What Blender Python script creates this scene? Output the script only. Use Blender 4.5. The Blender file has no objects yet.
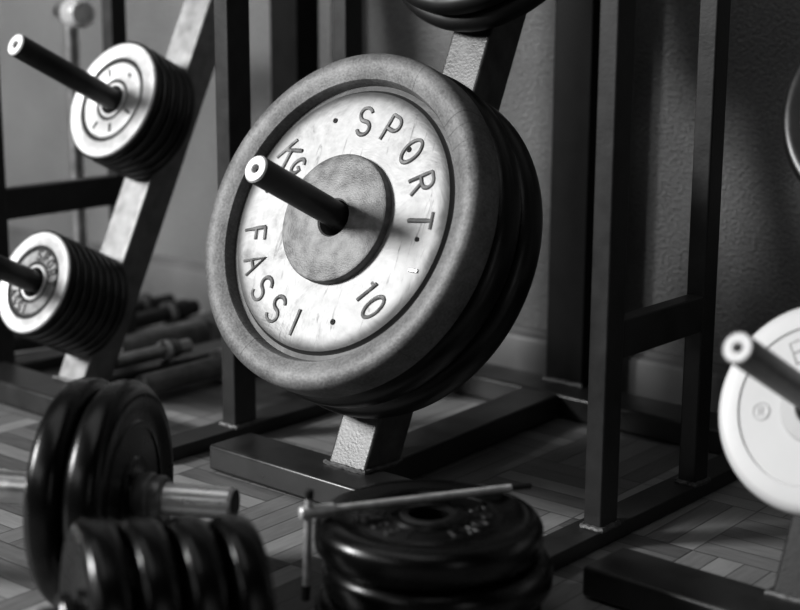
import bpy, bmesh, math, random
from math import sin, cos, pi, radians, degrees, hypot, atan2
from mathutils import Vector, Matrix
random.seed(7)

# ------------------------------------------------------------------ units
# modelling unit "u" = height of the camera above the floor; S converts to metres
S = 0.47
OX, OY = -1.905, 2.024
def W(x, y, z): return Vector(((x-OX)*S, (y-OY)*S, z*S))
scene = bpy.context.scene
COL = scene.collection

# ------------------------------------------------------------------ materials
def new_mat(name):
    m = bpy.data.materials.new(name); m.use_nodes = True
    nt = m.node_tree
    return m, nt, nt.nodes['Principled BSDF']
def nd(nt, t, **kw):
    n = nt.nodes.new(t)
    for k, v in kw.items():
        if k.startswith('i_'):
            n.inputs[int(k[2:])].default_value = v
        else: setattr(n, k, v)
    return n
def lk(nt, a, b): nt.links.new(a, b)
def val(nt, op, a, b=None, c=None):
    n = nt.nodes.new('ShaderNodeMath'); n.operation = op
    for i, x in enumerate((a, b, c)):
        if x is None: continue
        if isinstance(x, (int, float)): n.inputs[i].default_value = x
        else: nt.links.new(x, n.inputs[i])
    return n.outputs[0]
def g(v): return (v, v, v, 1)

def paint(name, base, rough=.45, metal=0., var=.25, scale=40., bump=.15, bscale=250., spec=.5, coat=0., bdist=.0006):
    """painted or bare metal with mottled tone, worn roughness and a fine surface bump"""
    m, nt, b = new_mat(name)
    tc = nd(nt, 'ShaderNodeTexCoord')
    n1 = nd(nt, 'ShaderNodeTexNoise'); n1.inputs['Scale'].default_value = scale; n1.inputs['Detail'].default_value = 6
    lk(nt, tc.outputs['Object'], n1.inputs['Vector'])
    r = nd(nt, 'ShaderNodeValToRGB')
    r.color_ramp.elements[0].position = .3; r.color_ramp.elements[1].position = .72
    r.color_ramp.elements[0].color = g(base*(1-var)); r.color_ramp.elements[1].color = g(min(1, base*(1+var)))
    lk(nt, n1.outputs['Fac'], r.inputs['Fac']); lk(nt, r.outputs['Color'], b.inputs['Base Color'])
    rr = val(nt, 'MULTIPLY_ADD', n1.outputs['Fac'], .25, rough-.125); lk(nt, rr, b.inputs['Roughness'])
    b.inputs['Metallic'].default_value = metal
    b.inputs['Specular IOR Level'].default_value = spec
    b.inputs['Coat Weight'].default_value = coat
    if bump:
        n2 = nd(nt, 'ShaderNodeTexNoise'); n2.inputs['Scale'].default_value = bscale; n2.inputs['Detail'].default_value = 3
        lk(nt, tc.outputs['Object'], n2.inputs['Vector'])
        bp = nd(nt, 'ShaderNodeBump'); bp.inputs['Strength'].default_value = bump; bp.inputs['Distance'].default_value = bdist
        lk(nt, n2.outputs['Fac'], bp.inputs['Height']); lk(nt, bp.outputs['Normal'], b.inputs['Normal'])
    return m

M = {}
M['post']   = paint('hammered_grey_paint', .105, .44, .6, .35, 60, .5, 420, spec=.7)
M['post_lit']  = paint('lit_hammered_paint', .26, .44, .7, .25, 60, .4, 420, spec=.7)  # same post paint, colour lightened for the strong light on the left post
M['post_shade']  = paint('shaded_hammered_paint', .030, .45, 0, .3, 60, .4, 420, spec=.3)  # same post paint, colour darkened for the weaker shine on the right post
M['rear']   = paint('shaded_rear_post_paint', .009, .5, 0, .3, 40, .2, 300, spec=.2)  # rear post paint with the shadow falling on it put into the colour
M['lettershade']  = paint('dark_letter_shade', .07, .7, 0, .4, 200, 0)  # painted shade for the outlines of the raised letters
M['tube']   = paint('dark_frame_paint', .028, .48, 0, .3, 50, .25, 300, spec=.45)
M['beam']   = paint('dark_beam_paint', .030, .33, 0, .3, 40, .12, 300, spec=.6)
M['weld']   = paint('weld_bead', .13, .5, .3, .5, 160, .8, 500)
M['peg']    = paint('dark_peg_steel', .018, .38, .2, .4, 60, .15, 300)
M['pegr']   = paint('worn_peg_steel', .10, .42, .6, .35, 50, .2, 300)
M['cut']    = paint('sawn_bright_steel', .72, .55, .15, .12, 300, .3, 900)
M['hole']   = paint('dark_bore', .006, .7, 0, .2, 50, 0)
M['iron']   = paint('black_iron_plate', .008, .34, 0, .3, 40, .15, 300, spec=.5)
M['rubber'] = paint('black_vinyl_plate', .004, .26, 0, .3, 30, .08, 350, spec=.45)
M['rubmark']= paint('scuffed_black_lettering', .02, .35, 0, .5, 150, .3, 400, spec=.6)
M['chrome'] = paint('chrome_bar', .92, .30, .5, .1, 60, .06, 300)
M['satin']  = paint('satin_bar_steel', .55, .33, .9, .25, 60, .15, 300)
M['dullbar']= paint('dull_bar_steel', .24, .42, .6, .3, 60, .15, 300)
M['alu']    = paint('thin_rod_metal', .62, .38, .25, .25, 120, .1, 300)
M['tip']    = paint('black_plastic_tip', .010, .5, 0, .2, 60, 0)
M['white']  = paint('white_plate_paint', .72, .42, 0, .05, 12, .12, 200, spec=.5)
M['whitehub']= paint('white_plate_hub_paint', .62, .45, 0, .06, 12, .1, 200)
M['bright'] = paint('bright_worn_plate_face', .60, .42, .25, .12, 90, .5, 350)
M['dullface'] = paint('dull_lettered_band', .30, .5, .1, .35, 120, .4, 300)
M['mark']   = paint('dark_plate_lettering', .10, .5, .1, .4, 120, .2, 300)

def rim_mat():
    """cast iron rim: grey, grainy, streaked across the band, worn brighter in patches"""
    m, nt, b = new_mat('cast_iron_rim')
    tc = nd(nt, 'ShaderNodeTexCoord')
    n1 = nd(nt, 'ShaderNodeTexNoise'); n1.inputs['Scale'].default_value = 22; n1.inputs['Detail'].default_value = 8; n1.inputs['Roughness'].default_value = .7
    n2 = nd(nt, 'ShaderNodeTexNoise'); n2.inputs['Scale'].default_value = 420; n2.inputs['Detail'].default_value = 3
    v = nd(nt, 'ShaderNodeTexVoronoi'); v.feature = 'DISTANCE_TO_EDGE'; v.inputs['Scale'].default_value = 16
    for n in (n1, n2, v): lk(nt, tc.outputs['Object'], n.inputs['Vector'])
    f = val(nt, 'MULTIPLY_ADD', n1.outputs['Fac'], .75, val(nt, 'MULTIPLY', n2.outputs['Fac'], .4))
    r = nd(nt, 'ShaderNodeValToRGB')
    r.color_ramp.elements[0].position = .32; r.color_ramp.elements[1].position = .80
    r.color_ramp.elements[0].color = g(.035); r.color_ramp.elements[1].color = g(.30)
    lk(nt, f, r.inputs['Fac'])
    sp = nd(nt, 'ShaderNodeSeparateXYZ'); lk(nt, tc.outputs['Object'], sp.inputs[0])
    cx = nd(nt, 'ShaderNodeCombineXYZ'); lk(nt, val(nt, 'ARCTAN2', sp.outputs[1], sp.outputs[0]), cx.inputs[0]); lk(nt, val(nt, 'MULTIPLY', n1.outputs['Fac'], .02), cx.inputs[1])
    cn = nd(nt, 'ShaderNodeTexNoise'); cn.inputs['Scale'].default_value = 46; cn.inputs['Detail'].default_value = 1; lk(nt, cx.outputs[0], cn.inputs['Vector'])
    cr = nd(nt, 'ShaderNodeMapRange'); cr.inputs['From Min'].default_value = .70; cr.inputs['From Max'].default_value = .76; cr.inputs['To Min'].default_value = 0; cr.inputs['To Max'].default_value = .7; lk(nt, cn.outputs['Fac'], cr.inputs['Value'])
    cm = nd(nt, 'ShaderNodeMix'); cm.data_type = 'RGBA'; lk(nt, cr.outputs['Result'], cm.inputs['Factor']); lk(nt, r.outputs['Color'], cm.inputs[6]); cm.inputs[7].default_value = g(.02)
    lk(nt, cm.outputs[2], b.inputs['Base Color'])
    b.inputs['Metallic'].default_value = .15; b.inputs['Roughness'].default_value = .55
    bp = nd(nt, 'ShaderNodeBump'); bp.inputs['Strength'].default_value = .8; bp.inputs['Distance'].default_value = .0010
    lk(nt, f, bp.inputs['Height']); lk(nt, bp.outputs['Normal'], b.inputs['Normal'])
    return m
M['rim'] = rim_mat()

def face_mat():
    """worn bright plate face: shiny where rubbed, dark paint left in towards the groove"""
    m, nt, b = new_mat('worn_shiny_plate_face')
    tc = nd(nt, 'ShaderNodeTexCoord')
    sp = nd(nt, 'ShaderNodeSeparateXYZ'); lk(nt, tc.outputs['Object'], sp.inputs[0])
    rad = val(nt, 'SQRT', val(nt, 'ADD', val(nt, 'MULTIPLY', sp.outputs[0], sp.outputs[0]), val(nt, 'MULTIPLY', sp.outputs[1], sp.outputs[1])))
    n1 = nd(nt, 'ShaderNodeTexNoise'); n1.inputs['Scale'].default_value = 17; n1.inputs['Detail'].default_value = 8; n1.inputs['Roughness'].default_value = .62; n1.inputs['Distortion'].default_value = .9
    n2 = nd(nt, 'ShaderNodeTexNoise'); n2.inputs['Scale'].default_value = 90; n2.inputs['Detail'].default_value = 4
    for n in (n1, n2): lk(nt, tc.outputs['Object'], n.inputs['Vector'])
    # radius, wobbled by the noise, in units of u
    rw = val(nt, 'MULTIPLY_ADD', n1.outputs['Fac'], .030, val(nt, 'DIVIDE', rad, S))
    mr = nd(nt, 'ShaderNodeMapRange'); mr.interpolation_type = 'SMOOTHSTEP'
    mr.inputs['From Min'].default_value = .240; mr.inputs['From Max'].default_value = .266
    mr.inputs['To Min'].default_value = 0; mr.inputs['To Max'].default_value = 1
    lk(nt, rw, mr.inputs['Value'])
    r = nd(nt, 'ShaderNodeValToRGB')
    r.color_ramp.elements[0].position = .32; r.color_ramp.elements[1].position = .62
    r.color_ramp.elements[0].color = g(.05); r.color_ramp.elements[1].color = g(.36)
    e = r.color_ramp.elements.new(.44); e.color = g(.21)
    lk(nt, val(nt, 'MULTIPLY_ADD', n2.outputs['Fac'], .22, val(nt, 'MULTIPLY', n1.outputs['Fac'], .85)), r.inputs['Fac'])
    sm = nd(nt, 'ShaderNodeMapping'); sm.inputs['Scale'].default_value = (1, .16, 1); sm.inputs['Rotation'].default_value = (0, 0, .9); lk(nt, tc.outputs['Object'], sm.inputs['Vector'])
    n3 = nd(nt, 'ShaderNodeTexNoise'); n3.inputs['Scale'].default_value = 130; n3.inputs['Detail'].default_value = 5; n3.inputs['Roughness'].default_value = .65; n3.inputs['Distortion'].default_value = 1.2; lk(nt, sm.outputs[0], n3.inputs['Vector'])
    sr = nd(nt, 'ShaderNodeMapRange'); sr.inputs['From Min'].default_value = .60; sr.inputs['From Max'].default_value = .72; sr.inputs['To Min'].default_value = 0; sr.inputs['To Max'].default_value = .75; lk(nt, n3.outputs['Fac'], sr.inputs['Value'])
    ms = nd(nt, 'ShaderNodeMix'); ms.data_type = 'RGBA'; lk(nt, sr.outputs['Result'], ms.inputs['Factor']); lk(nt, r.outputs['Color'], ms.inputs[6]); ms.inputs[7].default_value = g(.03)
    mx = nd(nt, 'ShaderNodeMix'); mx.data_type = 'RGBA'
    lk(nt, mr.outputs['Result'], mx.inputs['Factor']); lk(nt, ms.outputs[2], mx.inputs[6]); mx.inputs[7].default_value = g(.07)
    lk(nt, mx.outputs[2], b.inputs['Base Color'])
    b.inputs['Metallic'].default_value = .35
    lk(nt, val(nt, 'MULTIPLY_ADD', n1.outputs['Fac'], .40, .30), b.inputs['Roughness'])
    bp = nd(nt, 'ShaderNodeBump'); bp.inputs['Strength'].default_value = .45; bp.inputs['Distance'].default_value = .0022
    lk(nt, val(nt, 'MULTIPLY_ADD', n2.outputs['Fac'], .25, n1.outputs['Fac']), bp.inputs['Height']); lk(nt, bp.outputs['Normal'], b.inputs['Normal'])
    return m
M['face'] = face_mat()
M['hub'] = paint('grainy_hub_face', .20, .52, .3, .5, 90, .7, 700)
M['letter'] = paint('raised_letter_metal', .36, .34, .5, .3, 80, .2, 300)

def parquet():
    """mosaic parquet: square blocks of five fingers, turned from block to block"""
    m, nt, b = new_mat('mosaic_parquet')
    tc = nd(nt, 'ShaderNodeTexCoord')
    mp = nd(nt, 'ShaderNodeMapping'); mp.inputs['Rotation'].default_value = (0, 0, radians(-2.0)); mp.inputs['Location'].default_value = (.046, .031, 0)
    lk(nt, tc.outputs['Object'], mp.inputs['Vector'])
    sp = nd(nt, 'ShaderNodeSeparateXYZ'); lk(nt, mp.outputs[0], sp.inputs[0])
    B = .250*S; NS = 5
    u = val(nt, 'DIVIDE', sp.outputs[0], B); v = val(nt, 'DIVIDE', sp.outputs[1], B)
    cu = val(nt, 'FLOOR', u); cv = val(nt, 'FLOOR', v)
    fu = val(nt, 'SUBTRACT', u, cu); fv = val(nt, 'SUBTRACT', v, cv)
    par = val(nt, 'MODULO', val(nt, 'ADD', val(nt, 'ADD', cu, cv), 1000.), 2.)
    def mix(a, c): return val(nt, 'ADD', val(nt, 'MULTIPLY', a, par), val(nt, 'MULTIPLY', c, val(nt, 'SUBTRACT', 1., par)))
    across = mix(fu, fv); along = mix(fv, fu)
    st = val(nt, 'MULTIPLY', across, NS); si = val(nt, 'FLOOR', st); sf = val(nt, 'SUBTRACT', st, si)
    def edge(f, w):   # 1 in the joint
        d = val(nt, 'MINIMUM', f, val(nt, 'SUBTRACT', 1., f))
        mr = nd(nt, 'ShaderNodeMapRange'); mr.inputs['From Min'].default_value = 0; mr.inputs['From Max'].default_value = w
        mr.inputs['To Min'].default_value = 1; mr.inputs['To Max'].default_value = 0
        lk(nt, d, mr.inputs['Value']); return mr.outputs['Result']
    joint = val(nt, 'MAXIMUM', edge(sf, .05), edge(along, .014))
    cmb = nd(nt, 'ShaderNodeCombineXYZ'); lk(nt, cu, cmb.inputs[0]); lk(nt, cv, cmb.inputs[1]); lk(nt, si, cmb.inputs[2])
    wn = nd(nt, 'ShaderNodeTexWhiteNoise'); wn.noise_dimensions = '3D'; lk(nt, cmb.outputs[0], wn.inputs['Vector'])
    cm2 = nd(nt, 'ShaderNodeCombineXYZ'); lk(nt, cu, cm2.inputs[0]); lk(nt, cv, cm2.inputs[1])
    wb = nd(nt, 'ShaderNodeTexWhiteNoise'); wb.noise_dimensions = '2D'; lk(nt, cm2.outputs[0], wb.inputs['Vector'])
    # grain: noise stretched along the finger
    gc = nd(nt, 'ShaderNodeCombineXYZ')
    lk(nt, val(nt, 'MULTIPLY', across, 14.), gc.inputs[0]); lk(nt, val(nt, 'MULTIPLY', along, 1.6), gc.inputs[1])
    lk(nt, val(nt, 'MULTIPLY', wn.outputs['Value'], 40.), gc.inputs[2])
    gn = nd(nt, 'ShaderNodeTexNoise'); gn.inputs['Scale'].default_value = 2.2; gn.inputs['Detail'].default_value = 6; gn.inputs['Roughness'].default_value = .7
    lk(nt, gc.outputs[0], gn.inputs['Vector'])
    t = val(nt, 'ADD', val(nt, 'ADD', val(nt, 'MULTIPLY', wn.outputs['Value'], .42), val(nt, 'MULTIPLY', wb.outputs['Value'], .30)), val(nt, 'MULTIPLY', gn.outputs['Fac'], .42))
    r = nd(nt, 'ShaderNodeValToRGB')
    r.color_ramp.elements[0].position = .18; r.color_ramp.elements[1].position = .95
    r.color_ramp.elements[0].color = g(.045); r.color_ramp.elements[1].color = g(.42)
    lk(nt, t, r.inputs['Fac'])
    mx = nd(nt, 'ShaderNodeMix'); mx.data_type = 'RGBA'
    lk(nt, val(nt, 'MULTIPLY', joint, .6), mx.inputs['Factor']); lk(nt, r.outputs['Color'], mx.inputs[6]); mx.inputs[7].default_value = g(.012)
    lk(nt, mx.outputs[2], b.inputs['Base Color'])
    lk(nt, val(nt, 'MULTIPLY_ADD', gn.outputs['Fac'], .25, .36), b.inputs['Roughness'])
    bp = nd(nt, 'ShaderNodeBump'); bp.inputs['Strength'].default_value = .5; bp.inputs['Distance'].default_value = .0008
    lk(nt, val(nt, 'SUBTRACT', val(nt, 'MULTIPLY', gn.outputs['Fac'], .25), joint), bp.inputs['Height']); lk(nt, bp.outputs['Normal'], b.inputs['Normal'])
    return m

def stucco():
    m, nt, b = new_mat('roughcast_wall')
    tc = nd(nt, 'ShaderNodeTexCoord')
    n1 = nd(nt, 'ShaderNodeTexNoise'); n1.inputs['Scale'].default_value = 230; n1.inputs['Detail'].default_value = 5; n1.inputs['Roughness'].default_value = .6
    n2 = nd(nt, 'ShaderNodeTexNoise'); n2.inputs['Scale'].default_value = 5; n2.inputs['Detail'].default_value = 3
    for n in (n1, n2): lk(nt, tc.outputs['Object'], n.inputs['Vector'])
    r = nd(nt, 'ShaderNodeValToRGB'); r.color_ramp.elements[0].position = .3; r.color_ramp.elements[1].position = .7
    r.color_ramp.elements[0].color = g(.21); r.color_ramp.elements[1].color = g(.43)
    lk(nt, val(nt, 'MULTIPLY_ADD', n1.outputs['Fac'], .5, val(nt, 'MULTIPLY', n2.outputs['Fac'], .5)), r.inputs['Fac'])
    lk(nt, r.outputs['Color'], b.inputs['Base Color']); b.inputs['Roughness'].default_value = .75
    bp = nd(nt, 'ShaderNodeBump'); bp.inputs['Strength'].default_value = 1.0; bp.inputs['Distance'].default_value = .011
    lk(nt, n1.outputs['Fac'], bp.inputs['Height']); lk(nt, bp.outputs['Normal'], b.inputs['Normal'])
    return m
M['floor'] = parquet(); M['wall'] = stucco()
M['base'] = paint('dark_baseboard', .12, .5, 0, .25, 12, .1, 120)

# ------------------------------------------------------------------ mesh builder (coordinates in u)
class MB:
    def __init__(s): s.v = []; s.f = []
    def add(s, vs, fs):
        o = len(s.v); s.v += [Vector(p) for p in vs]; s.f += [[i+o for i in f] for f in fs]; return s
    def box(s, lo, hi):
        x0, y0, z0 = lo; x1, y1, z1 = hi
        return s.add([(x0,y0,z0),(x1,y0,z0),(x1,y1,z0),(x0,y1,z0),(x0,y0,z1),(x1,y0,z1),(x1,y1,z1),(x0,y1,z1)],
                     [(3,2,1,0),(4,5,6,7),(0,1,5,4),(1,2,6,5),(2,3,7,6),(3,0,4,7)])
    def prism(s, a, b):           # two matching quads (bottom ccw from above, top)
        return s.add(list(a)+list(b), [(3,2,1,0),(4,5,6,7),(0,1,5,4),(1,2,6,5),(2,3,7,6),(3,0,4,7)])
    def lathe(s, prof, n=96, closed=True, frame=None):
        """prof: (r,z) loop (closed: a ring with a bore) or open profile whose end points may lie on the axis"""
        fr = frame or Matrix.Identity(4)
        m = len(prof); vs = []; fs = []
        for k in range(n):
            t = 2*pi*k/n
            for r, z in prof: vs.append(fr @ Vector((r*cos(t), r*sin(t), z)))
        for k in range(n):
            k2 = (k+1) % n
            for j in range(m if closed else m-1):
                j2 = (j+1) % m
                fs.append((k*m+j, k2*m+j, k2*m+j2, k*m+j2))
        if not closed:
            fs.append([k*m for k in range(n)][::-1]); fs.append([k*m+m-1 for k in range(n)])
        return s.add(vs, fs)
    def rod(s, a, b, r, n=24, ch=None):
        """solid round bar with slightly chamfered ends"""
        a = Vector(a); b = Vector(b); L = (b-a).length; ch = min(r*.25, L*.2) if ch is None else ch
        return s.lathe([(r-ch, 0), (r, ch), (r, L-ch), (r-ch, L)], n, False, axis_frame(a, b))
    def tube(s, pts, r, n=8, closed=False):
        pts = [Vector(p) for p in pts]; m = len(pts); vs = []; fs = []
        prev = None
        for i, p in enumerate(pts):
            if closed: d = pts[(i+1) % m]-pts[i-1]
            else: d = pts[min(i+1, m-1)]-pts[max(i-1, 0)]
            d.normalize()
            if prev is None:
                up = Vector((0,0,1)) if abs(d.z) < .9 else Vector((1,0,0))
                e1 = d.cross(up).normalized()
            else:
                e1 = (prev - d*prev.dot(d)).normalized()
            prev = e1; e2 = d.cross(e1)
            for k in range(n):
                t = 2*pi*k/n; vs.append(p+e1*(r*cos(t))+e2*(r*sin(t)))
        for i in range(m if closed else m-1):
            i2 = (i+1) % m
            for k in range(n): fs.append((i*n+k, i*n+(k+1)%n, i2*n+(k+1)%n, i2*n+k))
        if not closed:
            fs.append(list(range(n))[::-1]); fs.append([(m-1)*n+k for k in range(n)])
        return s.add(vs, fs)
    def build(s, name, mat, parent=None, origin=(0,0,0), loc=None, bevel=0, sharp=35):
        o3 = Vector(origin); me = bpy.data.meshes.new(name)
        me.from_pydata([(p-o3)*S for p in s.v], [], s.f)
        bm = bmesh.new(); bm.from_mesh(me)
        bmesh.ops.recalc_face_normals(bm, faces=bm.faces)
        for f in bm.faces: f.smooth = True
        for e in bm.edges:
            if len(e.link_faces) == 2 and e.calc_face_angle(0) > radians(sharp): e.smooth = False
        bm.to_mesh(me); bm.free()
        me.materials.append(mat)
        o = bpy.data.objects.new(name, me); COL.objects.link(o)
        if parent is not None: o.parent = parent
        if loc is not None: o.location = loc
        if bevel:
            b = o.modifiers.new('bevel', 'BEVEL'); b.width = bevel*S; b.segments = 3; b.limit_method = 'ANGLE'; b.angle_limit = radians(40)
        return o
def axis_frame(a, b):
    a = Vector(a); z = (Vector(b)-a).normalized()
    x = (Vector((0,0,1)) if abs(z.z) < .95 else Vector((1,0,0))).cross(z).normalized()
    y = z.cross(x)
    return Matrix.Translation(a) @ Matrix((x, y, z)).transposed().to_4x4()
def arc(cx, cz, r, a0, a1, n):
    return [(cx+r*cos(radians(a0+(a1-a0)*i/n)), cz+r*sin(radians(a0+(a1-a0)*i/n))) for i in range(n+1)]

# ------------------------------------------------------------------ naming
def tag(o, label, cat, group=None):
    o['label'] = label; o['category'] = cat
    if group: o['group'] = group
    return o
def thing(name, label, cat, u, rot=None, group=None):
    o = bpy.data.objects.new(name, None); COL.objects.link(o)
    o.empty_display_size = .05
    o.location = W(*u)
    if rot is not None: o.rotation_euler = rot.to_euler() if hasattr(rot, 'to_euler') else rot
    return tag(o, label, cat, group)
def struct(o): o['kind'] = 'structure'; return o
def copy_tree(o, parent=None):
    c = o.copy(); COL.objects.link(c)
    if parent is not None: c.parent = parent
    for ch in [x for x in COL.objects if x.parent == o]: copy_tree(ch, c)
    return c

# ------------------------------------------------------------------ stroke lettering (raised on the plates)
def ell(cx, cy, rx, ry, a0, a1, n=14): return [(cx+rx*cos(radians(a0+(a1-a0)*i/n)), cy+ry*sin(radians(a0+(a1-a0)*i/n))) for i in range(n+1)]
GL = {   # glyphs in a box of width ~.62, height 1, centred on x = 0, y from -.5 to .5
 'S': [ell(0,.25,.27,.25,20,270,12)+ell(0,-.25,.28,.25,90,-160,12)[1:]],
 'P': [[(-.25,-.5),(-.25,.5)], [(-.25,.5),(.02,.5)]+ell(.02,.24,.25,.26,90,-90,10)+[(-.25,-.02)]],
 'O': [ell(0,0,.29,.5,0,360,22)],
 'R': [[(-.25,-.5),(-.25,.5)], [(-.25,.5),(.02,.5)]+ell(.02,.25,.24,.25,90,-90,10)+[(-.25,0)], [(.0,.0),(.28,-.5)]],
 'T': [[(-.3,.5),(.3,.5)], [(0,.5),(0,-.5)]],
 'F': [[(-.22,-.5),(-.22,.5)], [(-.22,.5),(.27,.5)], [(-.22,.05),(.2,.05)]],
 'A': [[(-.3,-.5),(0,.5),(.3,-.5)], [(-.19,-.14),(.19,-.14)]],
 'I': [[(0,-.5),(0,.5)]],
 'K': [[(-.25,-.5),(-.25,.5)], [(.28,.5),(-.25,-.06)], [(-.06,.13),(.29,-.5)]],
 'G': [ell(0,0,.29,.5,45,330,18)+[(.27,-.02),(.03,-.02)]],
 '1': [[(-.16,.3),(0,.5),(0,-.5)]],
 '0': [ell(0,0,.25,.5,0,360,22)],
 'E': [[(.26,.5),(-.24,.5),(-.24,-.5),(.26,-.5)], [(-.24,.02),(.2,.02)]],
 'i': [[(0,-.22),(0,.22)]],
}
def glyph(mb, ch, cx, cy, ang, h, z, r, wide=1.):
    """ang: direction of the letter's up, in degrees, in the plate's plane"""
    a = radians(ang-90)
    for st in GL[ch]:
        pts = [(cx+(x*wide*cos(a)-y*sin(a))*h, cy+(x*wide*sin(a)+y*cos(a))*h, z) for x, y in st]
        cl = hypot(st[0][0]-st[-1][0], st[0][1]-st[-1][1]) < 1e-6
        mb.tube(pts[:-1] if cl else pts, r, 8, cl)
def letters_on(parent, specs, z, r, mat, name='raised_letter'):
    for ch, R, a, up, h in specs:
        mb = MB(); glyph(mb, ch, R*cos(radians(a)), R*sin(radians(a)), up, h, z, r); mb.build(name, mat, parent)
def ring_specs(text, R, mid, step, h, inward=False):
    n = len(text)
    return [(ch, R, mid+(i-(n-1)/2)*step*(1 if inward else -1), mid+(i-(n-1)/2)*step*(1 if inward else -1)+(180 if inward else 0), h) for i, ch in enumerate(text)]
def ring_text(mb, text, R, mid, step, h, z, r, inward=False, wide=1.):
    n = len(text)
    for i, ch in enumerate(text):
        if ch == ' ': continue
        if inward: a = mid+(i-(n-1)/2)*step; up = a+180
        else: a = mid-(i-(n-1)/2)*step; up = a
        glyph(mb, ch, R*cos(radians(a)), R*sin(radians(a)), up, h, z, r, wide)

# ------------------------------------------------------------------ the setting
YW = 2.94
fl = MB().box((-6.5,-1.2,-.06), (2.2,YW+.2,0)).build('floor', M['floor'], None, (OX,OY,0)); struct(fl)
wl = MB().box((-6.5,YW,0), (2.2,YW+.2,3.2)).build('wall_back', M['wall'], None, (OX,OY,0)); struct(wl)
bb = MB()
prof = [(YW,0),(YW-.026,0),(YW-.026,.108),(YW-.020,.119),(YW-.012,.125),(YW-.010,.137),(YW,.137)]
vs = [(x,y,z) for x in (-6.5,2.2) for y,z in prof]; k = len(prof)
bb.add(vs, [list(range(k))[::-1], list(range(k,2*k))]+[(i,(i+1)%k,(i+1)%k+k,i+k) for i in range(k)])
struct(bb.build('baseboard_back', M['base'], None, (OX,OY,0), bevel=0))

# ------------------------------------------------------------------ weight trees (A-frame stands)
LEAN = radians(24.407)
SW = Vector((0, sin(LEAN), cos(LEAN))); SN = Vector((0, -cos(LEAN), sin(LEAN)))
PEGT = radians(27.6); PD = Vector((0, -cos(PEGT), sin(PEGT)))
PLT = radians(24.85); PN = Vector((0, -cos(PLT), sin(PLT)))

def peg(parent, org, base, length, mat, r=.0256):
    a = Vector(base)-PD*.02; b = Vector(base)+PD*length
    MB_ = MB().lathe([(r, 0), (r, (b-a).length-.001), (r*.86, (b-a).length-.001), (r*.86, 0)], 40, True, axis_frame(a, b))
    p = MB_.build('peg', mat, parent, org)
    e = MB().lathe([(r*.30, -.012), (r*.30, .0005), (r*.36, .002), (r*.90, .002), (r, -.002), (r*.98, -.012)], 40, True, axis_frame(b, b+PD)).build('peg_end', M['cut'], p, org)
    MB().lathe([(r*.31, -.013), (r*.31, -.009), (0.0005, -.009), (.0005, -.013)], 24, True, axis_frame(b, b+PD)).build('end_bore', M['hole'], p, org)
    MB().lathe([(r*.9, 0), (r*1.2, .001), (r*1.12, .005), (r*.95, .009)], 32, True, axis_frame(Vector(base)+PD*-.004, Vector(base)+PD)).build('weld_bead', M['weld'], p, org)
    return p

def weight_tree(label, xc, y0=2.024, foot=(.31,.31), foot_y=(1.9495,2.0665), rear=(2.81,2.90-.035), rear_w=.0525, side=0., dep=.095, pegs=(), z_top=1.36, post_m='post', rear_x=None, rear_foot=None):
    org = (xc, y0, 0)
    t = thing('weight_tree', label, 'weight stand', org)
    zf = .057
    MB().box((xc-foot[0], foot_y[0], .004), (xc+foot[1], foot_y[1], zf)).build('front_foot', M['beam'], t, org, bevel=.0065)
    for sx in (-foot[0]+.03, foot[1]-.09):
        MB().box((xc+sx, foot_y[0]+.008, .0008), (xc+sx+.06, foot_y[1]-.008, .0055)).build('rubber_pad', M['tip'], t, org)
    rx = xc if rear_x is None else rear_x
    rf = rear_foot or (.31, .31)
    ry0, ry1 = rear
    MB().box((rx-rf[0], ry0-.085, .002), (rx+rf[1], ry0+.032, zf)).build('rear_foot', M['beam'], t, org, bevel=.0065)
    hw = .0490
    # base beam joins the two feet
    MB().prism([(xc-hw, foot_y[1]-.02, .006), (xc+hw, foot_y[1]-.02, .006), (rx+hw, ry0-.09, .006), (rx-hw, ry0-.09, .006)],
               [(xc-hw, foot_y[1]-.02, zf+.0008), (xc+hw, foot_y[1]-.02, zf+.0008), (rx+hw, ry0-.09, zf+.0008), (rx-hw, ry0-.09, zf+.0008)]).build('base_beam', M['beam'], t, org, bevel=.004)
    # slanted post
    dep = dep/cos(LEAN)
    L = (z_top-zf)/cos(LEAN); dy = L*sin(LEAN); dx = side*L
    a = [(xc-hw, y0, zf-.003), (xc+hw, y0, zf-.003), (xc+hw, y0+dep, zf-.003), (xc-hw, y0+dep, zf-.003)]
    b = [(p[0]+dx, p[1]+dy, z_top) for p in a]
    MB().prism(a, b).build('slanted_post', M[post_m], t, org, bevel=.006)
    wp = [(xc-hw-.002, y0+dep, zf+.002), (xc-hw-.002, y0-.002, zf+.002), (xc+hw+.002, y0-.002, zf+.002), (xc+hw+.002, y0+dep, zf+.002)]
    MB().tube(dense(wp), .0055, 8).build('weld_bead', M['weld'], t, org)
    # rear post leans on into the head of the slanted post
    MB().box((rx-rear_w, ry0, zf-.002), (rx+rear_w, ry0+.082, z_top+.0)).build('rear_post', M['rear'], t, org, bevel=.005)
    MB().tube(dense([(rx-rear_w-.002, ry0-.002, zf+.002), (rx+rear_w+.002, ry0-.002, zf+.002)]), .0065, 8).build('weld_bead', M['weld'], t, org)
    # head plate tying both posts
    MB().box((rx-.07, y0+dy-.02, z_top-.004), (rx+.07+dx, ry0+.10, z_top+.02)).build('head_plate', M['beam'], t, org, bevel=.004)
    for s, Lp, m, r in pegs:
        peg(t, org, Vector((xc+side*s, y0, zf))+SW*s, Lp, M[m], r)
    return t
def dense(pts, n=16):
    out = []
    for p, q in zip(pts[:-1], pts[1:]):
        p = Vector(p); q = Vector(q)
        out += [p.lerp(q, i/n)+Vector((random.uniform(-1,1), random.uniform(-1,1), random.uniform(-1,1)))*.0012 for i in range(n)]
    return out+[Vector(pts[-1])]

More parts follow.
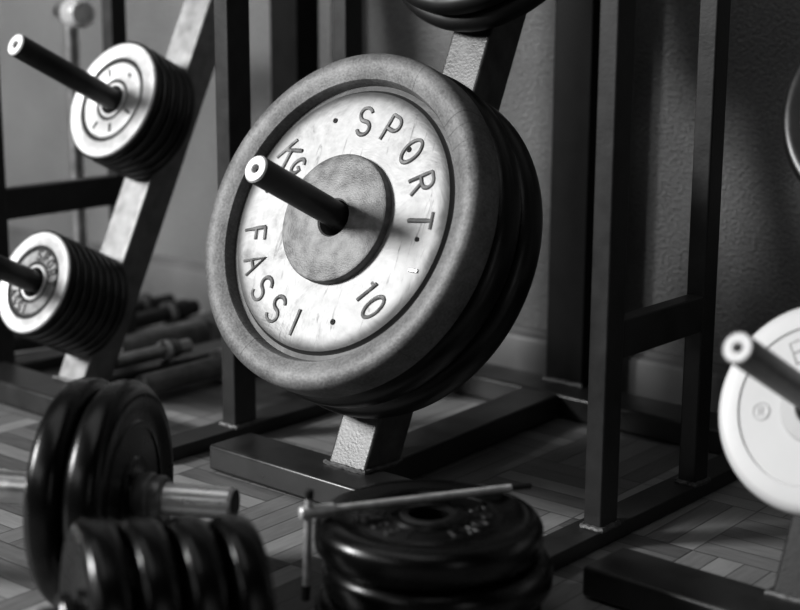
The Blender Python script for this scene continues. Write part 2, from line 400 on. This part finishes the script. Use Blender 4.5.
S_M, S_MU = .430, 1.147
weight_tree('dark steel weight stand in the middle, its peg carrying the large 10 kg plates', -1.905, rear_foot=(.31,.46), rear_x=-1.948,
            pegs=((S_M, .452, 'peg', .0256), (S_MU, .44, 'peg', .0256)))
XL, YL, SIDE = -2.81, 2.05, .035
S_UL, S_LL = .637, .183
weight_tree('dark steel weight stand at the left, with two pegs of small plates', XL, YL, foot=(.27,.31), foot_y=(1.945,2.062), rear=(2.76,0), rear_w=.05, side=SIDE, dep=.08, post_m='post_lit',
            pegs=((S_UL, .4252, 'peg', .0256), (S_LL, .4252, 'peg', .0256)))
XR = -.957
S_WH, S_UR = .285, .775
weight_tree('dark steel weight stand at the right edge, carrying the white plate', XR, foot=(.331,.31), foot_y=(1.925,2.042), post_m='post_shade',
            pegs=((S_WH, .40, 'pegr', .0225), (S_UR, .40, 'peg', .0256)))

# ------------------------------------------------------------------ plates on the pegs
def plate_rot(spin=0.): return Matrix.Rotation(pi/2-PLT, 4, 'X') @ Matrix.Rotation(radians(spin), 4, 'Z')
def on_post(xc, y0, s, t, side=0., k=.052):
    s = s+k*t      # the pegs rise a little more steeply than square to the post
    return Vector((xc+side*s, y0, .057))+SW*s+SN*t

# --- main iron plates: front face at t = .2248
C_S = .4310
def main_rim_profile(k=1.022):
    return [(k*r_, z) for r_, z in [(.2600,.0),(.2600,.036),(.2655,.0578),(.2672,.0604),(.2745,.0632),(.287,.0680),(.297,.0692),(.306,.0684),(.3128,.0655),(.3172,.0600),(.3192,.0525),(.3205,.0400),(.3215,.0200),(.3212,.0080),
            (.3190,.0030),(.313,.0)]]
m0 = on_post(-1.908, 2.024, C_S-.003, .165)
mp = thing('weight_plate', 'large worn 10 kg iron plate with raised lettering, frontmost on the middle peg', 'weight plate', m0, plate_rot(0), 'large iron plates on the middle peg')
MB().lathe(main_rim_profile(), 160).build('rim', M['rim'], mp)
MB().lathe([(.118,.012),(.2665,.012),(.2665,.0395),(.2570,.0400),(.2538,.0430),(.2510,.0478),(.2400,.0498),(.205,.0490),(.118,.0490)], 160).build('face', M['face'], mp)
MB().lathe([(.0345,.004),(.0345,.0600),(.0375,.0630),(.1185,.0650),(.1225,.0635),(.1242,.0600),(.1248,.0480),(.1248,.004)], 128).build('hub', M['hub'], mp)
zl = .0494; rr = .0034
def letter(ch, r, ang, up, h):
    lm = MB(); glyph(lm, ch, r*cos(radians(ang)), r*sin(radians(ang)), up, h, zl, rr)
    o = lm.build('raised_letter', M['letter'], mp)
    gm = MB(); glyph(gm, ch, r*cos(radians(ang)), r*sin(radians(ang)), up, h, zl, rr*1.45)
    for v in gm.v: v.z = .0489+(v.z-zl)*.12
    gm.build('shade_edge', M['lettershade'], o)  # flat dark strip, paints the shade along the letter's edges
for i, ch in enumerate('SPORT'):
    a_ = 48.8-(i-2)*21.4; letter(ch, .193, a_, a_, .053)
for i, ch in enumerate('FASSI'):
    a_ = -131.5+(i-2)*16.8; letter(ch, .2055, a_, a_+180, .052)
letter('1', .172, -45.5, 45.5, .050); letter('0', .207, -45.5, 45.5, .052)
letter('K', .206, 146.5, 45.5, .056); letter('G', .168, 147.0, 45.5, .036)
for r_, a_, q in ((.205,113,.0050), (.198,-4,.0045), (.198,-72,.0054), (.205,170,.0045), (.190,51,.0052)):
    c = Vector((r_*cos(radians(a_)), r_*sin(radians(a_)), .0490))
    MB().lathe([(q, -.003), (q, .0016), (q*.3, .0022), (.0003,.0012), (.0003,-.003)], 12, True, Matrix.Translation(c)).build('casting_pit', M['hole'], mp)
nick = MB(); 
for r_, a_ in ((.222,-18.5),):
    c = Vector((r_*cos(radians(a_)), r_*sin(radians(a_)), .0485)); 
    nick.box(c-Vector((.011,.0035,.002)), c+Vector((.011,.0035,.0035)))
nick.build('casting_mark', M['letter'], mp, bevel=.0015)

def iron_disc(name, R, th, parent=None, mat='iron', n=128, hole=.034, loc=None):
    rr = min(th*.42, R*.09)
    prof = [(hole, .001), (hole, th-.001), (R*.36, th-.001), (R*.38, th*.78), (R*.78, th*.78), (R*.80, th-.0005), (R-rr*1.0, th-.0005)]
    prof += arc(R-rr, th-.0005-rr, rr, 80, 0, 6) + arc(R-rr, .0005+rr, rr, 0, -90, 6)
    prof += [(R*.80, .0005), (R*.78, th*.22), (R*.38, th*.22), (R*.36, .001)]
    return MB().lathe(prof, n).build(name, M[mat], parent)
def solid_plate(label, loc, R, th, group, spin=0., mat='iron', rot=None):
    o = iron_disc('weight_plate', R, th, None, mat)
    o.location = W(*loc); o.rotation_euler = (plate_rot(spin) if rot is None else rot).to_euler()
    return tag(o, label, 'weight plate', group)
solid_plate('thick black iron plate directly behind the large 10 kg front plate', on_post(-1.905, 2.024, C_S-.001, .0905), .3335, .0735, 'large iron plates on the middle peg')
solid_plate('thick black iron plate rearmost on the middle peg, against the slanted post', on_post(-1.905, 2.024, C_S-.002, .0155), .3335, .0735, 'large iron plates on the middle peg')

# --- plates above, cut by the top of the picture
for i, (t, lab) in enumerate(((.066,'dark plate at the top edge above the 10 kg plate, front one of its peg'), (.013,'dark plate at the top edge above the 10 kg plate, against the post'))):
    solid_plate(lab, on_post(-1.905, 2.024, S_MU-.002, t), .252 if i == 0 else .262, .050, 'dark plates on the upper middle peg', mat='tip')

# --- small bright-faced plates at the left
def bright_plate(label, loc, R, th, group, ring1, ring2, text):
    t = thing('weight_plate', label, 'weight plate', loc, plate_rot(-40), group)
    rr = th*.36
    MB().lathe([(R*.5,.001),(R*.5,th*.55),(R-.006,th*.55)]+arc(R-rr, th*.64, rr, 25, -10, 3)+arc(R-rr, rr, rr, 0, -90, 5), 110).build('disc', M['iron'], t)
    def ringp(r0, r1, z0, z1): return [(r0,z0),(r0,z1-.001),(r0+.0015,z1),(r1-.003,z1),(r1,z1-.003),(r1,z0)]
    MB().lathe(ringp(ring1+.006, R*.965, th*.4, th), 110).build('rim_face', M['bright'], t)
    MB().lathe([(ring1-.006,th*.35),(ring1-.006,th*.74),(ring1+.008,th*.74),(ring1+.008,th*.35)], 96).build('groove', M['hole'], t)
    MB().lathe(ringp(ring2+.004, ring1-.004, th*.4, th*.93), 96).build('face', M['dullface'] if text else M['bright'], t)
    MB().lathe([(ring2-.004,th*.35),(ring2-.004,th*.74),(ring2+.005,th*.74),(ring2+.005,th*.35)], 80).build('groove', M['hole'], t)
    MB().lathe(ringp(.034, ring2-.003, .002, th*.97), 80).build('hub', M['bright'], t)
    zz = th*.93; rm = (ring1+ring2)/2
    if text:
        h = (ring1-ring2)*.62
        letters_on(t, ring_specs('SPORT', rm, 90, 22, h)+ring_specs('FASSI', rm, -90, 20, h, True), zz, .0030, M['mark'])
    else:
        letters_on(t, [('i', rm, a, a+(60 if a == 100 else 0), .018 if a == 100 else .044) for a in (20, 100, 160, 215, 285, 330)], zz, .0034, M['mark'], 'casting_mark')
    return t
G_LL = 'thin plates on the lower left peg'; G_UL = 'plates on the upper left peg'
th = .0226
ordl = ['second', 'third', 'fourth', 'fifth', 'sixth', 'seventh']
bright_plate('bright-faced thin plate at the front of the lower left stack', on_post(XL, YL, S_LL, .1864-th, SIDE), .1225, th, G_LL, .080, .045, True)
src = None
for i in range(1, 8):
    loc = on_post(XL, YL, S_LL-.001, .1864-th-i*.0231, SIDE)
    lab = f'thin black plate, {ordl[i-1]} from the front in the lower left stack' if i < 7 else 'thin black plate at the back of the lower left stack, against the post'
    if src is None: src = solid_plate(lab, loc, .1235, th, G_LL)
    else:
        o = src.copy(); COL.objects.link(o); o.location = W(*loc); o['label'] = lab
th = .0255
bright_plate('bright-faced plate at the front of the upper left stack', on_post(XL-.006, YL, S_UL+.002, .1380-th, SIDE), .1445, th, G_UL, .096, .046, False)
src = None
for i in range(1, 5):
    loc = on_post(XL-.003, YL, S_UL+.001, .1380-th-i*.0262, SIDE)
    lab = f'black plate, {ordl[i-1]} from the front in the upper left stack' if i < 4 else 'black plate at the back of the upper left stack, against the post'
    if src is None: src = solid_plate(lab, loc, .1455, th, G_UL)
    else:
        o = src.copy(); COL.objects.link(o); o.location = W(*loc); o['label'] = lab

# --- white plate at the right, another plate above it
def white_plate():
    R, th = .163, .062
    t = thing('weight_plate', 'round white plate with faint raised lettering on the right peg', 'weight plate', on_post(XR, 2.024, S_WH-.002, .055), plate_rot(0), 'plates on the lower right peg')
    rr = .016
    MB().lathe([(.058,.001),(.058,th-.004),(.1225,th-.0025),(.1232,th-.005),(.1250,th-.005),(.1258,th-.0015),(R-rr,th-.0015)]+arc(R-rr, th-.0015-rr, rr, 75, 0, 6)+arc(R-rr, .001+rr, rr, 0, -90, 6), 128).build('disc', M['white'], t)
    MB().lathe([(.031,.001),(.031,th-.001),(.033,th+.001),(.0555,th+.001),(.058,th-.002),(.0582,th-.008),(.0582,.001)], 96).build('hub', M['whitehub'], t)
    letters_on(t, [('E', .0915, 124, 124, .034)], th-.0035, .0020, M['whitehub'])
    c = (.088*cos(radians(196)), .088*sin(radians(196)))
    MB().tube([(c[0]+.013*cos(k*pi/10), c[1]+.013*sin(k*pi/10), th-.0035) for k in range(20)], .0017, 6, True).build('trade_mark_ring', M['whitehub'], t)
    letters_on(t, [('R', .088, 196, 106, .014)], th-.0035, .0013, M['whitehub'])
white_plate()
solid_plate('dark plate behind the white plate on the right peg', on_post(XR, 2.024, S_WH-.002, .010), .158, .046, 'plates on the lower right peg')
def ringed_plate():
    R, th = .196, .046
    t = thing('weight_plate', 'black plate with a bright inner ring at the right edge, above the white plate', 'weight plate', on_post(XR, 2.024, S_UR, .054), plate_rot(0), 'plates on the upper right peg')
    rr = .016
    MB().lathe([(.160,.001),(.160,th-.004),(.174,th-.001),(R-rr,th-.001)]+arc(R-rr, th-.001-rr, rr, 75, 0, 6)+arc(R-rr, .001+rr, rr, 0, -90, 6), 128).build('rim', M['iron'], t)
    MB().lathe([(.154,.004),(.154,th-.010),(.1565,th-.0085),(.1608,th-.0045),(.1608,.004)], 128).build('bright_ring', M['bright'], t)
    MB().lathe([(.031,.001),(.031,th),(.06,th),(.064,th-.012),(.1545,th-.014),(.1545,.004)], 96).build('face', M['hub'], t)
ringed_plate()
solid_plate('black plate behind the bright-ringed plate at the right edge', on_post(XR, 2.024, S_UR-.001, .006), .196, .046, 'plates on the upper right peg')

# ------------------------------------------------------------------ rack side frames
def rack_frame(label, x0, x1, yf=(2.131,2.184), yr=(2.452,2.500), bar_y=(1.62,2.74), rung=(.334,.403), zt=1.35, bar_x=None):
    org = ((x0+x1)/2, yf[0], 0)
    t = thing('rack_frame', label, 'rack frame', org)
    bx0, bx1 = bar_x or (x0-.026, x1+.004)
    MB().box((bx0, bar_y[0], .001), (bx1, bar_y[1], .030)).build('floor_bar', M['tube'], t, org, bevel=.003)
    for nm, (a, b) in (('front_post', yf), ('rear_post', yr)):
        p = MB().box((x0, a, .0285), (x1, b, zt)).build(nm, M['tube'], t, org, bevel=.0035)
        MB().tube(dense([(x0-.002,b,.032),(x0-.002,a-.002,.032),(x1+.002,a-.002,.032),(x1+.002,b,.032)], 10), .0055, 8).build('weld_bead', M['weld'], p, org)
    MB().box((x0+.004, yf[1]-.001, rung[0]), (x1-.001, yr[0]+.001, rung[1])).build('cross_rung', M['tube'], t, org, bevel=.003)
    MB().box((x0, yf[0], zt-.001), (x1, yr[1], zt+.05)).build('top_rail', M['tube'], t, org, bevel=.003)
    return t
rack_frame('dark steel ladder-like rack frame right of the large plates', -1.4265, -1.3885, bar_y=(1.875,2.70))
rack_frame('dark steel rack frame left of the large plates, partly behind them', -2.360, -2.318, yf=(2.119,2.182), yr=(2.47,2.525), bar_y=(1.90,2.66))
rack_frame('dark steel rack frame at the far left edge, behind the small plates', -3.155, -3.113, yf=(2.060,2.115), rung=(.395,.470), bar_y=(1.9,2.66))

# stand pole with a chrome clamp behind the upper left plates
def stand_pole():
    x, y = -3.345, 2.50; org = (x, y, 0)
    t = thing('stand_pole', 'slim grey metal pole with a chrome clamp, behind the upper left plates', 'pole', org)
    MB().lathe([(.001,.001),(.045,.001),(.045,.010),(.03,.018),(.020,.03)], 40, False, Matrix.Translation((x,y,0))).build('base', M['tube'], t, org)
    MB().rod((x,y,.016), (x,y,.880), .019, 28).build('pole', M['satin'], t, org)
    k = MB().rod((x-.030,y-.008,.882), (x+.080,y-.041,.882), .026, 32).build('clamp', M['satin'], t, org)
    MB().rod((x+.050,y-.032,.880), (x+.125,y-.0545,.880), .038, 32).build('knob', M['chrome'], k, org)
stand_pole()

# ------------------------------------------------------------------ bars lying on the floor behind
def bar_thing(name, label, cat, a, b, r, mat, collars=(), sleeves=(), group=None):
    a = Vector(a); b = Vector(b); d = (b-a).normalized(); org = a
    t = thing(name, label, cat, a, None, group)
    MB().rod(a, b, r, 32).build('shaft', M[mat], t, org)
    for s, L, rc, m in collars: MB().rod(a+d*s, a+d*(s+L), rc, 36).build('collar', M[m], t, org)
    for s, L, rc, m in sleeves: MB().rod(a+d*s, a+d*(s+L), rc, 36).build('sleeve', M[m], t, org)
    return t
GB = 'bars lying on the floor behind the left stand'
bar_thing('dumbbell_bar', 'thick metal bar with a bright collar, lying nearest the left rack post', 'bar', (-2.690,2.16,.0450), (-2.695,2.56,.0450), .026, 'dullbar', ((.250,.022,.041,'chrome'),), ((.272,.13,.0440,'dullbar'),), GB)
bar_thing('dumbbell_bar', 'slim bright bar with a ring collar, lying along the base beam of the left stand', 'bar', (-2.790,2.165,.0840), (-2.785,2.40,.0840), .0175, 'satin', ((.145,.022,.0262,'chrome'),), ((.167,.03,.022,'dullbar'),), GB)
bar_thing('dumbbell_bar', 'thick dull grey bar lying beyond the base beam of the left stand', 'bar', (-2.985,2.31,.042), (-2.985,2.62,.042), .0415, 'dullbar', (), (), GB)
bar_thing('dumbbell_bar', 'dark bar with a pale end lying by the wall at the left', 'bar', (-3.385,2.54,.035), (-3.395,2.86,.035), .018, 'tube', ((.0,.03,.032,'dullbar'),), ((.2,.03,.034,'tube'),), GB)
bar_thing('dumbbell_bar', 'dark bar with a grey collar lying between the wall and the grey bar', 'bar', (-3.235,2.47,.036), (-3.265,2.84,.036), .022, 'tube', ((.25,.022,.034,'dullbar'),), ((.275,.06,.030,'tube'),), GB)
bar_thing('dumbbell_bar', 'dark bar lying under the lower left stack of thin plates', 'bar', (-3.33,2.10,.040), (-3.255,2.40,.040), .030, 'tube', ((.03,.025,.0385,'dullbar'),), (), GB)

# ------------------------------------------------------------------ rubber plates: on the barbell, on the floor
def rubber_profile(R, th, hole=.031):
    rr = th*.40
    return ([(hole,.004),(hole,th-.004),(hole+.003,th-.002),(R*.33,th-.002),(R*.35,th-.006),(R*.60,th-.0065),(R*.615,th-.004),(R*.645,th-.004),(R*.66,th-.0065),(R*.76,th-.0055),(R-rr*1.3,th-.0005)]
            +arc(R-rr, th-rr, rr, 80, 12, 6)+[(R,th*.5)]+arc(R-rr, rr, rr, -12, -80, 6)
            +[(R-rr*1.3,.0005),(R*.76,.0055),(R*.35,.006),(R*.33,.002),(hole+.003,.002)])
# barbell end, lying at the left with two plates
BZ = .1848
BD = Vector((.865,.502,.0)).normalized()
B0 = Vector((-1.7955,1.4325,BZ))       # centre of the right face of the outer plate
BROT = Matrix((Vector((-BD.y,BD.x,0)), Vector((0,0,1)), BD)).transposed().to_4x4()
G_BB = 'rounded black plates on the floor barbell'
o = MB().lathe(rubber_profile(.1830,.057), 128).build('weight_plate', M['rubber']); o.location = W(*(B0-BD*.057)); o.rotation_euler = BROT.to_euler()
tag(o, 'rounded black plate on the floor barbell, outer one beside the collar', 'weight plate', G_BB)
o2 = o.copy(); COL.objects.link(o2); o2.location = W(*(B0-BD*.118)); o2['label'] = 'rounded black plate on the floor barbell, inner one beside the bare grip'
tb = thing('barbell', 'steel barbell lying on the floor at the left, its chrome end beyond two black plates', 'barbell', B0)
MB().rod(B0-BD*.80, B0-BD*.124, .0265, 40).build('grip', M['satin'], tb, B0)
MB().rod(B0-BD*.126, B0+BD*.158, .0255, 40).build('chrome_end', M['chrome'], tb, B0)
MB().lathe([(.0235,-.001),(.031,-.001),(.038,.003),(.040,.012),(.040,.022),(.037,.025),(.0235,.025)], 48, True, axis_frame(B0, B0+BD)).build('collar', M['dullbar'], tb, B0)
MB().lathe([(.0235,.024),(.036,.024),(.0365,.026),(.0365,.041),(.034,.045),(.0235,.046)], 48, True, axis_frame(B0, B0+BD)).build('collar', M['dullbar'], tb, B0)
MB().rod(B0+BD*.1575, B0+BD*.1595, .0222, 40).build('end_cap', M['tip'], tb, B0)
# pair of plates carrying the far end of the barbell stands outside the picture at the left

# dumbbell head in the foreground: four thick discs
DD = Vector((.452,.892,-.058)).normalized()
D0 = Vector((-1.5670,1.1347,.1415))
DSTEP = .0640
dx_ = Vector((-DD.y,DD.x,0)).normalized()
DROT = Matrix((dx_, DD.cross(dx_), DD)).transposed().to_4x4()
G_DB = 'thick discs on the foreground dumbbell'
names = ['thick black disc on the foreground dumbbell, leftmost and nearest', 'thick black disc on the foreground dumbbell, second from the left',
         'thick black disc on the foreground dumbbell, third from the left', 'thick black disc on the foreground dumbbell, rightmost and farthest']
for i in range(4):
    R, th = .1385-.0034*i, .056; rr = .019
    pr = [(.027,.003),(.027,th-.003),(R*.3,th-.003),(R*.32,th-.010),(R*.7,th-.010),(R*.8,th-.001),(R-rr,th-.001)]+arc(R-rr, th-.001-rr, rr, 75, 0, 6)+arc(R-rr, .001+rr, rr, 0, -75, 6)+[(R-rr,.001),(R*.8,.001),(R*.7,.010),(R*.32,.010),(R*.3,.003)]
    o = MB().lathe(pr, 128).build('weight_plate', M['rubber']); o.rotation_euler = DROT.to_euler()
    o.location = W(*(D0+DD*(i*DSTEP)))
    tag(o, names[i], 'weight plate', G_DB)
td = thing('dumbbell', 'short dumbbell bar through the four black discs in the foreground', 'dumbbell', D0)
MB().rod(D0-DD*.05, D0+DD*.252, .0240, 32).build('shaft', M['tube'], td, D0)
MB().rod(D0-DD*.022, D0-DD*.002, .040, 40).build('collar', M['rubber'], td, D0)

# stack of plates on the floor
ST = Vector((-1.4035,1.6760,.001))
G_ST = 'black plates stacked on the floor'
TH = .0622
lay = ((-.003,.004,'rounded black plate lying on the floor, bottom of the floor stack',.176), (.010,.010,'rounded black plate in the middle of the floor stack',.1775), (0,0,'rounded black plate on top of the floor stack, under the thin metal tool',.1755))
for i, (dx, dy, lab, R) in enumerate(lay):
    loc = ST+Vector((dx,dy,i*TH))
    if i < 2:
        o = MB().lathe(rubber_profile(R, TH), 128).build('weight_plate', M['rubber']); o.location = W(*loc); tag(o, lab, 'weight plate', G_ST)
    else:
        t = thing('weight_plate', lab, 'weight plate', loc, None, G_ST)
        MB().lathe(rubber_profile(R, TH), 128).build('disc', M['rubber'], t)
        z = TH-.0062
        letters_on(t, ring_specs('SPORT', .083, 20, 22, .026)+ring_specs('FASSI', .083, -110, 20, .026, True), z, .0024, M['rubmark'])
        MB().lathe([(.0325,TH-.004),(.0325,TH-.0005),(.043,TH-.0005),(.046,TH-.003),(.046,TH-.008),(.0325,TH-.008)], 64).build('hub_ring', M['rubmark'], t)

# thin T-handled tool lying across the stack
TZ = 3*TH+.0120
pa = Vector((-1.5228,1.5313,TZ)); pb_ = Vector((-1.3470,1.8490,TZ))
dv = (pb_-pa).normalized()
tt = thing('tool', 'thin metal T-handled tool with black tips lying across the top floor plate', 'tool', pa)
MB().rod(pa+dv*.03, pb_-dv*.026, .0062, 20).build('rod', M['alu'], tt, pa)
MB().rod(pa-dv*.010, pa+dv*.045, .0100, 24).build('sleeve', M['alu'], tt, pa)
MB().rod(pb_-dv*.028, pb_+dv*.008, .0045, 16).build('tip', M['tip'], tt, pa)
hz = (Vector((-.03,-.03,-1))).normalized()
hc = pa+dv*.004
cb = MB().rod(hc-hz*.022, hc+hz*.118, .0062, 20).build('crossbar', M['alu'], tt, pa)
MB().rod(hc-hz*.036, hc-hz*.020, .0066, 16).build('tip', M['tip'], cb, pa)
MB().rod(hc+hz*.116, hc+hz*.142, .0066, 16).build('tip', M['tip'], cb, pa)

# ------------------------------------------------------------------ light
wd = bpy.data.worlds.new('dim_room'); scene.world = wd; wd.use_nodes = True
wd.node_tree.nodes['Background'].inputs[0].default_value = (1,1,1,1); wd.node_tree.nodes['Background'].inputs[1].default_value = .004
def area(name, loc_u, aim_u, sx, sy, power):
    l = bpy.data.lights.new(name, 'AREA'); l.shape = 'RECTANGLE'; l.size = sx*S; l.size_y = sy*S; l.energy = power
    o = bpy.data.objects.new(name, l); COL.objects.link(o)
    o.location = W(*loc_u); d = W(*aim_u)-o.location
    o.rotation_euler = d.to_track_quat('-Z', 'Y').to_euler(); return o
LD = Vector((.600,.680,-.425)).normalized()
C0 = Vector((-1.905,1.85,.50))
area('window_light', C0-LD*5.2, C0, 1.0, 1.1, 74)
area('side_fill', (2.2,.2,1.6), (-2.2,2.0,.4), .5, 1.6, .9)  # added weak fill from the right, draws thin highlights on the rims
area('front_fill', (-2.6,-2.2,2.6), (-1.9,2.0,.2), 3.2, .9, 3.5)  # added soft strip behind the camera for highlights on rims and edges
area('ceiling_glow', (-2.0,1.0,3.2), (-1.9,1.7,.2), 3.2, 1.3, 2.9)

# ------------------------------------------------------------------ camera
cd = bpy.data.cameras.new('camera'); cam = bpy.data.objects.new('camera', cd); COL.objects.link(cam)
p, y, r = radians(12.583), radians(-41.1246), radians(-.231)
f = Vector((sin(y)*cos(p), cos(y)*cos(p), -sin(p))); r0 = Vector((cos(y), -sin(y), 0)); d0 = f.cross(r0)
right = cos(r)*r0+sin(r)*d0; down = -sin(r)*r0+cos(r)*d0
cam.matrix_world = Matrix.Translation(W(0,0,1)) @ Matrix((right, -down, -f)).transposed().to_4x4()
cd.sensor_width = 36; cd.lens = 1514.7/800*36; cd.clip_start = .02
cd.dof.use_dof = True; cd.dof.focus_distance = 2.80*S; cd.dof.aperture_fstop = 3.9
scene.camera = cam
scene.view_settings.view_transform = 'Standard'
scene.view_settings.look = 'None'
scene.view_settings.exposure = .12
scene.view_settings.gamma = .88
